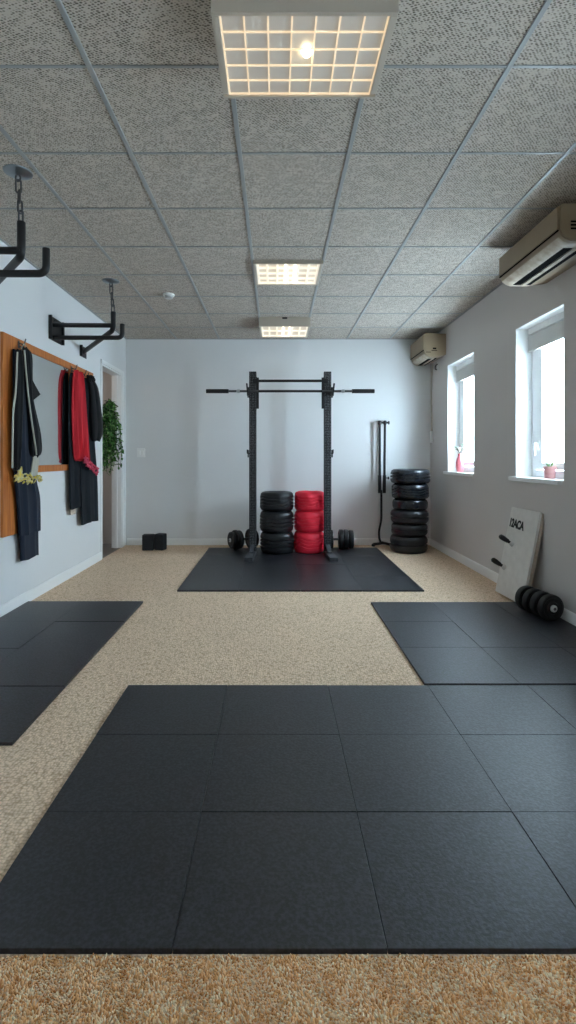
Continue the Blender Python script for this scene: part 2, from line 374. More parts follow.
# ------------------------------------------------------------------ smoke detector and switch
t = thing('smoke_detector', 'small round white smoke detector on the ceiling tiles at left', 'smoke detector', (-1.10, 5.13, ZC))
bm = new_bm(); lathe(bm, [(.058, 0), (.058, -.016), (.052, -.02)], (-1.10, 5.13, ZC), n=32); obj('base', bm, 'white', t)
bm = new_bm(); lathe(bm, [(.046, -.02), (.044, -.036), (.034, -.045), (.012, -.047)], (-1.10, 5.13, ZC), n=32); obj('sensor_dome', bm, 'silver', t)
t = thing('light_switch', 'white double light switch on the back wall beside the doorway', 'light switch', (-1.906, YB, 1.30))
bm = new_bm(); box(bm, (-1.964, YB-.01, 1.238), (-1.848, YB, 1.362), .004); obj('plate', bm, 'trim', t)
for dx in (-.024, .024):
    bm = new_bm(); box(bm, (-1.906+dx-.017, YB-.016, 1.268), (-1.906+dx+.017, YB-.008, 1.332), .003); obj('rocker', bm, 'white', t)

# ------------------------------------------------------------------ rubber mats
def mat_of_tiles(label, xs, ys, th=.016):
    f = (H-th)/H; xs = [x*f if abs(x) < 2 else x for x in xs]; ys = [y*f for y in ys]   # the measured edges are those of the top face
    t = thing('rubber_mat', label, 'mat', ((xs[0]+xs[-1])/2, (ys[0]+ys[-1])/2, 0), 'black rubber floor mats')
    for x0, x1 in zip(xs, xs[1:]):
        for y0, y1 in zip(ys, ys[1:]):
            bm = new_bm(); dz = random.uniform(-.0012, .0012)
            box(bm, (x0+.0008, y0+.0008, 0), (x1-.0008, y1-.0008, th+dz), .0018, 2)
            obj('mat_tile', bm, 'rubber', t)
def steps(a, d, n): return [a+d*i for i in range(n+1)]
mat_of_tiles('largest black rubber mat, filling the foreground of the floor', steps(-.8, .54, 5), steps(1.252, .485, 3))
mat_of_tiles('black rubber mat along the left wall under the mirror board', [-2.10, -1.66, -1.139], steps(2.16, .5325, 4))
mat_of_tiles('black rubber mat by the right wall with the dumbbell on it', [.81, 1.33, 1.85, 2.16], [2.725, 3.245, 3.76, 4.27])
mat_of_tiles('black rubber mat under the squat rack by the back wall', steps(-.92, .575, 4), steps(4.65, .5525, 4))
MT = .016

# ------------------------------------------------------------------ squat rack
UX0, UX1, UY = -.292, .648, 6.30; ZT = 2.312; hw = .045
rk = thing('squat_rack', 'tall black steel squat rack with two perforated uprights on the far mat', 'squat rack', ((UX0+UX1)/2, UY, MT))
for x in (UX0, UX1):
    bm = new_bm(); box(bm, (x-hw, UY-.04, MT), (x+hw, UY+.04, ZT), .004); u = obj('upright', bm, 'upright', rk)
    bm = new_bm(); fx = x-.03 if x < 0 else x+.03
    obox(bm, (x, UY+.045, MT+.024), (fx, 5.84, MT+.024), .098, .046, bev=.004)
    obox(bm, (x, UY-.005, MT+.13), (x+(fx-x)*.35, 6.12, MT+.045), .05, .03, bev=.003); obj('foot', bm, 'foot', rk)
    s = 1 if x < 0 else -1     # inward direction
    bm = new_bm(); xi = x+s*(hw+.017)
    box(bm, (xi-.016, UY-.05, 1.845), (xi+.016, UY-.035, 2.235), .003)
    box(bm, (min(x, xi)+.0, UY-.052, 2.16), (max(x, xi), UY-.04, 2.22), .002); obj('safety_arm', bm, 'black', rk)
    bm = new_bm(); xo = x-s*(hw+.012)   # bar hook on the outside
    box(bm, (xo-.012, UY-.11, 2.0), (xo+.012, UY+.03, 2.042), .003); obox(bm, (xo, UY-.115, 2.02), (xo-s*.012, UY-.135, 2.15), .02, .022, up=(0, 1, 0), bev=.003)
    box(bm, (xo-.012, UY-.01, 1.99), (xo+.012, UY+.03, 2.12), .003); obj('bar_hook', bm, 'black', rk)
    bm = new_bm()               # small peg hook lower down
    tube(bm, bend([(x-s*hw, UY-.02, 1.285), (xo-s*.012, UY-.02, 1.285), (xo-s*.012, UY-.02, 1.335)], .012), .008, 10); box(bm, (xo-s*0-.008, UY-.035, 1.235), (xo+.008, UY-.005, 1.33), .002)
    obj('peg', bm, 'black', rk)
bm = new_bm(); tube(bm, [(UX0+hw, UY, 2.20), (UX1-hw, UY, 2.20)], .017, 16)
for x in (UX0+hw+.004, UX1-hw-.004): box(bm, (x-.004, UY-.035, 2.155), (x+.004, UY+.035, 2.245), .002)
obj('crossbar', bm, 'black', rk)
# barbell lying in the hooks
BY, BZ = UY-.085, 2.0585
bb = thing('barbell', 'unloaded barbell with thick black sleeves resting across the squat rack', 'barbell', (.18, BY, BZ))
bm = new_bm(); tube(bm, [(-.62, BY, BZ), (.98, BY, BZ)], .014, 14); obj('bar', bm, 'chain', bb)
bm = new_bm(); tube(bm, [(UX0+hw+.03, BY, BZ), (UX1-hw-.03, BY, BZ)], .0155, 14); obj('grip', bm, 'black', bb)
for s, x0, x1, xc in ((-1, -.868, -.59, -.47), (1, 1.222, .945, .83)):
    bm = new_bm(); tube(bm, [(x0, BY, BZ), (x1, BY, BZ)], .026, 18); obj('sleeve', bm, 'black', bb)
    bm = new_bm(); tube(bm, [(xc-.022, BY, BZ), (xc-.012, BY, BZ), (xc-.011, BY, BZ), (xc+.022, BY, BZ)], [.018, .018, .024, .024], 14); obj('collar', bm, 'steel', bb)

# ------------------------------------------------------------------ tyres
def tyre(label, x, y, z, R, h, m, group, seed, grooves=3, gl=.05, wav=.0, bulge=.05):
    r_ = random.Random(seed); ph = [r_.uniform(0, 6.28) for _ in range(6)]
    prof = [(.50*R, .10*h), (.60*R, .03*h), (.80*R, 0), (.90*R, .03*h), (.965*R, .10*h), (R*.99, .19*h)]
    zs, ze = .17, .83
    for i in range(grooves):
        a = zs+(ze-zs)*(i+.2)/grooves; b = zs+(ze-zs)*(i+.8)/grooves
        g = zs+(ze-zs)*(i+.95)/grooves
        bb_ = R*(1+bulge*.3*math.sin(PI*(a+b)/2))
        prof += [(bb_, a*h), (bb_, b*h)]
        if i < grooves-1: prof += [(bb_*(1-gl), (b+.012)*h), (bb_*(1-gl), (zs+(ze-zs)*(i+1.17)/grooves)*h)]
    prof += [(R*.99, .81*h), (.965*R, .90*h), (.90*R, .97*h), (.80*R, h), (.60*R, .97*h), (.52*R, .90*h)]
    def fn(r, hh, th):
        q = (r/R-.5)*2
        return r*(1+.012*q*math.sin(3*th+ph[0])+.006*q*math.sin(9*th+ph[1]+hh*30)), hh + (wav*h*q*math.sin(4*th+ph[2])+wav*.6*h*q*math.sin(7*th+ph[3]))*(1 if .15*h < hh < .85*h else .25)
    t = thing('tyre', label, 'tyre', (x, y, z), group)
    bm = new_bm(); lathe(bm, prof, (x, y, z), n=72, closed=True, fn=fn); obj('tread', bm, m, t)
    bm = new_bm()   # recessed hub cover
    lathe(bm, [(.535*R, .14*h), (.535*R, .86*h), (.50*R, .88*h), (.2*R, .84*h), (.18*R, .80*h), (.16*R, .80*h), (.16*R, .2*h)], (x, y, z), n=36); obj('hub_cover', bm, m, t)
names3 = ['bottom', 'middle', 'top']
for i, (h, R) in enumerate(((.265, .214), (.268, .216), (.242, .214))):
    z = MT+sum((.265, .268, .242)[:i])+.002*i+.001
    tyre('black tyre at the %s of the stack beside the red tyres' % names3[i], .012+(.004, 0, -.002)[i], 6.45, z, R, h, 'tyre', 'black tyres stacked inside the rack', 11+i, 4, .10, .025)
    tyre('red tyre at the %s of the red stack inside the squat rack' % names3[i], .432+(-.006, .002, .002)[i], 6.475, z, R-.018, h, 'tyre_red', 'red tyres stacked inside the rack', 21+i, 4, .08, .04)
zz = 0
stack = [(.218, .238, 1.742, 'lowest', 'tyre', 2, .0), (.158, .228, 1.752, 'second from the floor', 'tyre', 2, 0), (.172, .238, 1.758, 'third from the floor', 'tyre', 2, .01),
         (.142, .222, 1.765, 'third from the top', 'tyre_gloss', 1, .0), (.200, .234, 1.768, 'second from the top, with wavy ridges', 'tyre_gloss', 4, .05), (.188, .25, 1.765, 'topmost and widest', 'tyre_gloss', 3, .03)]
for i, (h, R, x, w, m, g, wv) in enumerate(stack):
    tyre('black tyre in the tall right corner stack, %s' % w, x, 6.58, zz, R, h, m, 'tall corner stack of black tyres', 31+i, g, .10, wv); zz += h+.001

# ------------------------------------------------------------------ dumbbells
def dumbbell(label, p0, d, r, plates, hub=True, handle=.016):
    """plates: (offset along axis, thickness, radius scale)"""
    p0 = Vector(p0); d = Vector(d).normalized()
    t = thing('dumbbell', label, 'dumbbell', (p0.x, p0.y, p0.z-r), 'dumbbells on the floor mats')
    L = max(o+w for o, w, s in plates)
    bm = new_bm(); tube(bm, [p0-d*.004, p0+d*(L+.004)], handle, 16); obj('handle', bm, 'chain', t)
    for o, w, s in plates:
        R = r*s; b = min(.014, w*.35)
        bm = new_bm(); prof = [(.02, 0), (R*.45, 0), (R*.5, .006), (R*.74, .006), (R*.8, 0), (R-b, 0), (R-b*.3, b*.3), (R, b), (R, w-b), (R-b*.3, w-b*.3), (R-b, w), (R*.8, w), (R*.74, w-.006), (R*.5, w-.006), (R*.45, w), (.02, w)]
        lathe(bm, prof, p0+d*o, d, n=48); obj('plate', bm, 'iron', t)
    if hub:
        bm = new_bm(); lathe(bm, [(.008, -.016), (.02, -.016), (.026, -.010), (.026, .002)], p0, d, n=24); h = obj('hub_cap', bm, 'silver', t)
        bm = new_bm(); lathe(bm, [(.006, -.019), (.012, -.019), (.012, -.0155)], p0, d, n=6); obj('bolt', bm, 'chain', h)
r = .098
dumbbell('black four-plate dumbbell with a silver hub on the right mat, below the leaning white board', (2.052, 3.70, MT+r), (-.06, .31, 0), r,
         [(0, .055, 1), (.085, .055, 1), (.17, .055, 1), (.255, .055, 1)])
r = .13
dumbbell('black round dumbbell on the far mat, to the left of the squat rack', (-.60, 6.58, MT+r), (.26, .15, 0), r,
         [(0, .045, .85), (.05, .05, 1), (.105, .045, .93), (.27, .05, 1.0), (.325, .045, .93)])
dumbbell('black round dumbbell on the far mat, to the right of the squat rack', (1.03, 6.66, MT+r), (-1, .04, 0), r,
         [(0, .062, .94), (.067, .062, 1), (.134, .062, 1), (.27, .05, .95), (.325, .05, .95)], hub=False)

# ------------------------------------------------------------------ folded tripod stand at the back wall
def st(u, v, y): return ((u-276)/500*y, y, H+(458-v)/500*y)
Y = 6.96
t = thing('folded_stand', 'thin folded black tripod stand leaning at the back wall beside the tall tyre stack', 'stand', st(381, 545, Y))
for (u0, u1, nm) in ((379.8, 379.6, 'pole'), (385.0, 384.2, 'pole')):
    bm = new_bm(); a, b = Vector(st(u0, 421.5, Y)), Vector(st(u1, 493, Y)); tube(bm, [a, a+(b-a)*.75, a+(b-a)*.752, b], [.017, .017, .023, .023], 14); obj(nm, bm, 'black', t)
bm = new_bm(); p = Vector(st(382.4, 423, Y)); tube(bm, [p+Vector((-.062, 0, .004)), p+Vector((.09, 0, .004))], .013, 12)
for dx, rr in ((-.036, .026), (.036, .024)): lathe(bm, [(rr*.6, -.032), (rr, -.02), (rr, .02), (rr*.6, .03)], p+Vector((dx, 0, .004)), (0, 0, 1), n=16)
cl = obj('clamp', bm, 'black', t)
bm = new_bm(); lathe(bm, [(.010, 0), (.026, .006), (.026, .016), (.012, .022)], p+Vector((.078, 0, .004)), (1, 0, 0), n=12); obj('knob', bm, 'black', cl)
bm = new_bm(); p = Vector(st(384.5, 478, Y)); tube(bm, [p, p+Vector((.05, 0, 0))], .006, 8); lathe(bm, [(.008, 0), (.02, .004), (.02, .014), (.01, .02)], p+Vector((.045, 0, 0)), (1, 0, 0), n=10); obj('knob', bm, 'black', t)
bm = new_bm(); tube(bm, bend([st(381.2, 490, Y), st(381.5, 520, Y), st(378.9, 531, Y), st(379.2, 538, Y), st(381.0, 543.5, Y-.02)], .2, 8), .015, 12); obj('leg', bm, 'black', t)
bm = new_bm(); z0 = .022; yb = Y-.02
tube(bm, [(1.345, yb, z0), (1.36, yb, z0+.01), (1.43, yb, z0+.018), (1.47, yb-.01, z0+.03), (1.52, yb, z0+.02), (1.60, yb, z0)], [.018, .02, .018, .022, .018, .02], 12)
bf = obj('base', bm, 'black', t)
for x in (1.35, 1.597):
    bm = new_bm(); lathe(bm, [(.018, -.0), (.024, .004), (.024, .03), (.016, .038)], (x, yb, 0), n=14); obj('rubber_foot', bm, 'iron', bf)

# ------------------------------------------------------------------ yoga blocks by the doorway
def block(label, x, y, rot, w, d, h):
    bm = new_bm(); box(bm, (-w/2, -d/2, 0), (w/2, d/2, h), .012, 3)
    o = obj('foam_block', bm, 'charblock'); o.location = (x, y, 0); o.rotation_euler = (0, 0, rot)
    o['label'] = label; o['category'] = 'block'; o['group'] = 'foam blocks by the back wall'
M['charblock'] = mat('black_foam', (.012, .014, .019), .75, bump=(70, .2, .002))
block('black upright foam block on the carpet, the one nearer the doorway', -1.705, 6.685, .05, .150, .115, .208)
block('black upright foam block on the carpet, turned away on the right of its pair', -1.545, 6.70, -.35, .125, .115, .216)

# ------------------------------------------------------------------ air conditioners
def aircon(label, y0, y1, xf, zb, zt, mark):
    t = thing('air_conditioner', label, 'air conditioner', (XR, (y0+y1)/2, zb), 'wall air conditioners')
    dp = XR-xf; hgt = zt-zb
    # profile in (x,z): flat front, rounded lower lip, sloped underside running back to the wall
    prof = [(XR, zt-.01), (xf+.03, zt), (xf+.008, zt-.015), (xf, zt-.05), (xf+.004, zb+.26*hgt), (xf+.02, zb+.12*hgt), (xf+.045, zb+.045*hgt), (xf+.08, zb), (xf+.62*dp, zb-.0), (XR-.03, zb+.05*hgt), (XR, zb+.09*hgt)]
    bm = new_bm(); prism(bm, prof, y0, y1)
    bmesh.ops.bevel(bm, geom=[e for e in bm.edges if abs(e.verts[0].co.y-e.verts[1].co.y) < 1e-6 and min(e.verts[0].co.x, e.verts[1].co.x) < XR-.02], offset=.008, segments=2, affect='EDGES')
    obj('case', bm, 'cream', t)
    bm = new_bm(); box(bm, (xf-.007, y0+.008, zb+.30*hgt), (xf+.02, y1-.008, zt-.02), .006)
    obj('front_panel', bm, 'cream', t)
    bm = new_bm(); obox(bm, (xf-.001, y0+.008, zb+.275*hgt), (xf-.001, y1-.008, zb+.275*hgt), .008, .006); obj('seam', bm, 'slot', t, smooth=False)
    # dusty outlet surround on the lower lip, two dark slots and the vane between them
    def under(f):   # point across the underside, f = 0 at the lip
        return xf+.012+f*dp*.72
    bm = new_bm()
    P = [(xf+.016, zb+.15*hgt), (xf+.044, zb+.048*hgt), (xf+.08, zb-.003), (xf+.60*dp, zb-.003)]
    Q = [(x-.003, z-.004) for x, z in P]
    A = [[bm.verts.new((x, y, z)) for x, z in Q] for y in (y0+.03, y1-.015)]
    for i in range(3): bm.faces.new((A[0][i], A[0][i+1], A[1][i+1], A[1][i]))
    obj('outlet_surround', bm, 'cream_dark', t)
    for fa, fb in ((xf+.085, xf+.085+.16*dp), (xf+.085+.27*dp, xf+.085+.37*dp)):
        bm = new_bm(); box(bm, (fa, y0+.10 if fa < xf+.1 else y0+.06, zb-.0085), (fb, y1-.05, zb-.006)); obj('air_slot', bm, 'slot', t, smooth=False)
    bm = new_bm(); obox(bm, (xf+.085+.215*dp, y0+.09, zb-.012), (xf+.085+.215*dp, y1-.05, zb-.012), .085*dp, .006, bev=.002); obj('vane', bm, 'cream_dark', t)
    if mark == 1: marks = [((xf+.075, zb+.07+k*.022), (xf+.16, zb+.081+k*.022)) for k in range(3)]
    else: marks = [((xf+.10, zb+.075), (xf+.17, zb+.083)), ((xf+.115, zb+.095), (xf+.16, zb+.115)), ((xf+.03, zb+.055), (xf+.09, zb+.061))]
    for (xa, za), (xb, zb_) in marks:
        bm = new_bm(); box(bm, (xa, y0-.002, za), (xb, y0+.004, zb_)); obj('side_vent', bm, 'slot', t, smooth=False)
aircon('large cream air conditioner high on the right wall above the nearer window', 3.18, 4.03, 1.80, H+1.385, H+1.625, 1)
aircon('small cream air conditioner in the far right corner under the ceiling', 6.41, 7.04, 1.895, H+1.30, H+1.605, 2)
# cord below the far unit
t = thing('pull_cord', 'thin grey cord with a white pull switch hanging on the right wall near the corner', 'pull cord', (XR, 6.97, 1.50))
bm = new_bm(); tube(bm, bend([(XR-.012, 6.90, H+1.33), (XR-.012, 6.99, H+1.0), (XR-.014, 6.955, H+.62), (XR-.014, 6.955, H+.40)], .25, 8), .006, 8); obj('cord', bm, 'housing', t)
bm = new_bm(); box(bm, (XR-.035, 6.93, H+.215), (XR, 6.985, H+.375), .010, 3); sw = obj('switch_body', bm, 'white', t)
bm = new_bm(); lathe(bm, [(.012, 0), (.012, .02), (.007, .035)], (XR-.015, 6.955, H+.37), n=12); obj('strain_relief', bm, 'housing', sw)
t = thing('wall_hook', 'tiny white wall hook just below the far air conditioner', 'hook', (XR, 6.72, H+1.23))
bm = new_bm(); box(bm, (XR-.008, 6.70, H+1.18), (XR, 6.74, H+1.29), .003); obj('back_plate', bm, 'white', t)
bm = new_bm(); tube(bm, bend([(XR-.006, 6.72, H+1.26), (XR-.04, 6.72, H+1.24), (XR-.04, 6.72, H+1.19), (XR-.015, 6.72, H+1.185)], .02), .006, 8); obj('hook', bm, 'slot', t)

# ------------------------------------------------------------------ blinds and sill ornaments
for i, (a, b) in enumerate(WIN[:2]):
    t = thing('roller_blind', ('pale grey roller blind rolled up at the top of the far window', 'pale grey roller blind rolled up at the top of the nearer window')[i], 'blind', (XR+.12, (a+b)/2, WZ1), 'roller blinds')
    bm = new_bm(); box(bm, (XR+.105, a+.012, WZ1-.062), (XR+.165, b-.012, WZ1-.004), .008, 3); obj('cassette', bm, 'white', t)
    bm = new_bm(); tube(bm, [(XR+.138, a+.02, WZ1-.09), (XR+.138, b-.02, WZ1-.09)], .026, 16); obj('roll', bm, 'white', t)
    bm = new_bm(); box(bm, (XR+.104, a+.016, WZ1-.205), (XR+.112, b-.016, WZ1-.075), .002); fb = obj('fabric', bm, 'blind', t)
    bm = new_bm(); box(bm, (XR+.100, a+.016, WZ1-.218), (XR+.116, b-.016, WZ1-.200), .003); obj('bottom_rail', bm, 'blind', fb)
zs = WZ0+.006
def blossom(bm, p, r, k):
    for i in range(k):
        a = 2*PI*i/k; q = Vector(p); d = Vector((math.cos(a), math.sin(a), .35))
        s = Vector((-math.sin(a), math.cos(a), 0))
        vs = [bm.verts.new(q), bm.verts.new(q+d*r*.6+s*r*.35), bm.verts.new(q+d*r), bm.verts.new(q+d*r*.6-s*r*.35)]
        bm.faces.new(vs)
vx, vy = 2.245, 6.10
t = thing('bud_vase', 'tall rose pink vase with leafy sprigs on the far window sill', 'vase', (vx, vy, zs))
bm = new_bm(); lathe(bm, [(.030, 0), (.040, .01), (.048, .07), (.047, .12), (.036, .165), (.023, .19), (.022, .205), (.028, .222), (.022, .222), (.016, .19)], (vx, vy, zs), n=28); obj('body', bm, 'vase', t)
bm = new_bm(); tips = []
for k in range(7):
    a = k*2.4; e = Vector((vx+.05*math.cos(a)*1.0, vy+.075*math.sin(a), zs+.27+.03*(k % 3))); tips.append(e)
    tube(bm, bend([(vx, vy, zs+.19), (vx+.01*math.cos(a), vy+.012*math.sin(a), zs+.25), e], .05, 4), .003, 6)
sp = obj('stems', bm, 'twig', t)
bm = new_bm()
for e in tips: blossom(bm, e, .028, 5)
obj('leaves', bm, 'leaf', t, smooth=False)
px, py = 2.262, 4.13
t = thing('flower_pot', 'small pink pot of white flowers on the nearer window sill', 'flower pot', (px, py, zs))
bm = new_bm(); lathe(bm, [(.034, 0), (.040, .004), (.045, .08), (.049, .082), (.049, .10), (.042, .10), (.04, .085), (.01, .083)], (px, py, zs), n=28); obj('pot', bm, 'pinkpot', t)
bm = new_bm(); tips = []
for k in range(7):
    a = k*2.4; e = Vector((px+.028*math.cos(a), py+.05*math.sin(a), zs+.125+.02*(k % 3))); tips.append(e)
    tube(bm, [(px, py, zs+.083), e], .0025, 6)
e = Vector((px, py+.005, zs+.20)); tube(bm, [(px, py, zs+.083), e], .002, 6); tips.append(e)
obj('stems', bm, 'leaf', t)
bm = new_bm()
for e in tips: blossom(bm, e, .018, 6)
obj('blossoms', bm, 'petal', t, smooth=False)

# ------------------------------------------------------------------ leaning board
Uv = Vector((.150, 0, .767)).normalized(); Wv = Vector((.03, -.43, 0)); Wv = (Wv-Uv*Wv.dot(Uv)).normalized(); Nv = Wv.cross(Uv).normalized()
bot = Vector((1.978, 4.515, MT+.012))
t = thing('leaning_board', 'white painted board with black lettering and two pegs, leaning on the right wall', 'board', (0, 0, 0)); OFF[t.name] = Vector()
Rm = Matrix(((Wv.x, Uv.x, Nv.x), (Wv.y, Uv.y, Nv.y), (Wv.z, Uv.z, Nv.z))).to_4x4()
BW, BH = .435, .775
t.matrix_world = Matrix.Translation(bot) @ Rm
bm = new_bm(); box(bm, (0, 0, -.022), (BW, BH, 0), .004); pn = obj('front_panel', bm, 'boardwhite', t)
bm = new_bm(); box(bm, (.006, .004, -.044), (BW+.012, BH-.004, -.0225), .003); obj('backing_board', bm, 'boardedge', t)
cu = bpy.data.curves.new('board_lettering', 'FONT'); cu.body = '12ACA'; cu.size = .118; cu.extrude = .0008; cu.offset = .005; cu.space_character = .9
to = bpy.data.objects.new('tmp', cu); C.objects.link(to); bpy.context.view_layer.update()
me = bpy.data.meshes.new_from_object(to.evaluated_get(bpy.context.evaluated_depsgraph_get())); bpy.data.objects.remove(to)
xs_ = [v.co.x for v in me.vertices]; sx = .225/(max(xs_)-min(xs_))
for v in me.vertices: v.co = ((v.co.x-min(xs_))*sx+.03, v.co.y*.85+.605-(v.co.x*.03), .0015+v.co.z)
me.name = 'lettering'; me.materials.clear(); me.materials.append(M['ink'])
lo = bpy.data.objects.new('lettering', me); C.objects.link(lo); lo.parent = t
lo['label'] = 'black stencilled letters'
for (x, y) in ((.135, .455), (.085, .235)):
    bm = new_bm(); a = Vector((x, y, .004)); b = a+Vector((-.035, .05, .112))
    tube(bm, [a+(b-a)*f for f in (.18, .3, .36, .7, .92, 1)], [.013, .014, .018, .023, .021, .010], 14); pg = obj('peg', bm, 'iron', t)
    bm = new_bm(); tube(bm, [a+(b-a)*f for f in (-.06, .0, .19, .2)], [.024, .024, .018, .012], 14); obj('ferrule', bm, 'silver', pg)

# ------------------------------------------------------------------ chained wall brackets
def link(bm, c, ang, L=.036, W=.014, r=.0056):
    c = Vector(c); d = Vector((math.cos(ang), math.sin(ang), 0)); pts = []
    for k in range(20):
        a = 2*PI*k/20; z = math.sin(a)*W+(L-W if math.sin(a) > .0 else -(L-W)); pts.append(c+d*math.cos(a)*W+Vector((0, 0, z)))
    tube(bm, pts, r, 8, closed=True)
def bracket(label, y, zu, zl, xt, xe, zt, zel, zend, chainx):
    t = thing('wall_bracket', label, 'wall bracket', (XL, y, H+zu), 'black chained wall brackets')
    R = .0215
    bm = new_bm(); box(bm, (XL, y-.09, H+zl-.03), (XL+.008, y+.20, H+zu+.075), .003)
    box(bm, (XL+.008, y-.09, H+zl-.03), (XL+.03, y-.07, H+zu+.075), .003); box(bm, (XL+.008, y+.18, H+zl-.03), (XL+.03, y+.20, H+zu+.075), .003)
    pl = obj('wall_plate', bm, 'black', t)
    bm = new_bm()
    for zz_ in (zu+.05, zl):
        for yy in (y+.03, y+.14): lathe(bm, [(.009, 0), (.009, .006), (.005, .008)], (XL+.008, yy, H+zz_), (1, 0, 0), n=6)
    obj('bolts', bm, 'chain', pl)
    bm = new_bm(); tube(bm, [(XL+.006, y, H+zu), (xt, y, H+zu-.004)], R, 16); obj('upper_arm', bm, 'black', t)
    bm = new_bm(); tube(bm, bend([(XL+.006, y+.005, H+zl), (xe, y+.005, H+zl), (xe, y+.005, H+zu+.01)], .05, 8), R, 16); obj('lower_arm', bm, 'black', t)
    ye = y+.74; pe = Vector((XL+.01, ye, H+zend))
    bm = new_bm(); tube(bm, bend([(xt, y, H+zt), (xt, y, H+zel), pe], .06, 8), [R*1.12]*9+[R*1.12]*1+[R*.8], 16) if False else tube(bm, bend([(xt, y, H+zt), (xt, y, H+zel), pe], .06, 8), R*1.1, 16)
    br = obj('brace', bm, 'black', t)
    bm = new_bm(); box(bm, (XL, ye-.09, H+zend-.06), (XL+.008, ye+.09, H+zend+.06), .003); box(bm, (XL+.008, ye-.09, H+zend-.06), (XL+.03, ye-.07, H+zend+.06), .003); obj('brace_plate', bm, 'black', br)
    # chain and its ceiling rose
    z1, z0 = ZC-.055, H+zt; n = int(round((z1-z0)/.0545)); bm = new_bm()
    for k in range(n): f = (k+.5)/n; link(bm, (chainx+(xt-chainx)*f, y, z1+(z0-z1)*f), .5+(k % 2)*PI/2+.3*k, L=(z1-z0)/n*.5+.008)
    obj('chain', bm, 'chain', t)
    bm = new_bm(); lathe(bm, [(.01, -.022), (.025, -.018), (.06, -.012), (.078, -.006), (.08, 0)], (chainx, y, ZC), n=36); rose = obj('ceiling_plate', bm, 'chrome', t)
    bm = new_bm(); tube(bm, [Vector((chainx, y, ZC-.035))+Vector((math.cos(a)*.014, 0, math.sin(a)*.02)) for a in [2*PI*k/16 for k in range(16)]], .005, 8, closed=True); obj('eye_bolt', bm, 'chain', rose)
bracket('black tubular wall bracket on a ceiling chain, cut by the left edge of the photo', 2.937, 1.222, 1.085, -1.496, -1.352, 1.385, 1.185, 1.235, -1.515)
bracket('black tubular wall bracket on a ceiling chain, farther one above the red sash', 4.746, 1.262, 1.143, -1.545, -1.460, 1.386, 1.215, 1.164, -1.566)

# ------------------------------------------------------------------ mirror board
t = thing('mirror_board', 'orange pine wall board with a mirror and coat hooks on the left wall', 'mirror', (XL, 4.7, 2.2))
x0, x1 = XL, XL+.024; ZTB = H+.972
MZ0, MZ1, MY0, MY1 = H-.065, H+.905, 4.28, 5.10
bm = new_bm(); box(bm, (x0, 3.84, .615), (x1, MY0, ZTB), .003); obj('side_plank', bm, 'wood', t)
bm = new_bm(); box(bm, (x0, MY1, H-.125), (x1, 5.74, ZTB), .003); obj('side_plank', bm, 'wood', t)
bm = new_bm(); box(bm, (x0, MY0+.001, MZ1), (x1-.002, MY1-.001, ZTB), .003); obj('top_rail', bm, 'wood', t)
bm = new_bm(); box(bm, (x0, MY0+.001, MZ0-.06), (x1+.004, MY1-.001, MZ0), .003); obj('bottom_rail', bm, 'wood', t)
bm = new_bm(); box(bm, (x0, MY0+.001, MZ0), (x1-.012, MY1-.001, MZ1)); obj('mirror_glass', bm, 'mirror', t, smooth=False)
def coat_hook(y, z, m='chain'):
    bm = new_bm(); box(bm, (x1, y-.012, z-.03), (x1+.005, y+.012, z+.03), .002)
    tube(bm, bend([(x1+.003, y, z+.012), (x1+.045, y, z-.005), (x1+.06, y, z+.045)], .02), .005, 8)
    tube(bm, bend([(x1+.003, y, z-.012), (x1+.035, y, z-.03), (x1+.045, y, z+.0)], .015), .005, 8); obj('coat_hook', bm, m, t)
for y, z in ((4.07, H+.925), (5.12, H+.91), (5.37, H+.90), (5.44, H+.885)): coat_hook(y, z)

# ------------------------------------------------------------------ hanging clothes
def catmull(xs, n):
    out = []
    k = len(xs)
    for i in range(n):
        f = i/(n-1)*(k-1); j = min(int(f), k-2); u = f-j
        p0, p1, p2, p3 = xs[max(j-1, 0)], xs[j], xs[j+1], xs[min(j+2, k-1)]
        out.append(tuple(.5*((2*b)+(-a+c)*u+(2*a-5*b+4*c-d)*u*u+(-a+3*b-3*c+d)*u**3) for a, b, c, d in zip(p0, p1, p2, p3)))
    return out
def drape(st_, folds=4, amp=.012, seed=0, xw=XL+.026, rows=48, n=56, surf=None):
    """st_: stations (z, y_left, y_right, depth, x_gap), top to bottom"""
    bm = new_bm(); r_ = random.Random(seed); ph = r_.uniform(0, 6); ph2 = r_.uniform(0, 6); rings = []; front = []
    S_ = catmull(st_, rows)
    for i, (z, ya, yb, dp, gap) in enumerate(S_):
        f = i/(rows-1); ring = []
        for k in range(n):
            th = 2*PI*k/n; c, s = math.cos(th), math.sin(th)
            yy = (ya+yb)/2+(yb-ya)/2*math.copysign(abs(c)**.8, c)
            sx_ = math.copysign(abs(s)**.7, s)
            xx = xw+gap+dp*.5+dp*.5*sx_
            w_ = math.sin(folds*PI*(c*.5+.5)*2+ph+.6*math.sin(3*f+ph2)); a = amp*(.6+.5*f)*(w_*.6+.9*(abs(w_)**.5-.6))
            xx += a*max(0, s)**.5 if s > 0 else a*.3
            zz_ = z+(.006*math.sin(5*c+ph) if i in (0, rows-1) else 0)
            ring.append(bm.verts.new((max(xx, xw+.001), yy, zz_)))
        rings.append(ring)
    for A, B in zip(rings, rings[1:]):
        for k in range(n): bm.faces.new((A[k], A[(k+1) % n], B[(k+1) % n], B[k]))
    bm.faces.new(rings[0]); bm.faces.new(rings[-1][::-1])
    return bm
def yw(u, X=-2.04): return -X*500/(276-u)
def zw(u, v, X=-2.04): return H+(458-v)*yw(u, X)/500
def g(v, ul, ur, dp, gap=0.0): 
    um = (ul+ur)/2
    return (zw(um, v), yw(ul), yw(ur), dp, gap)
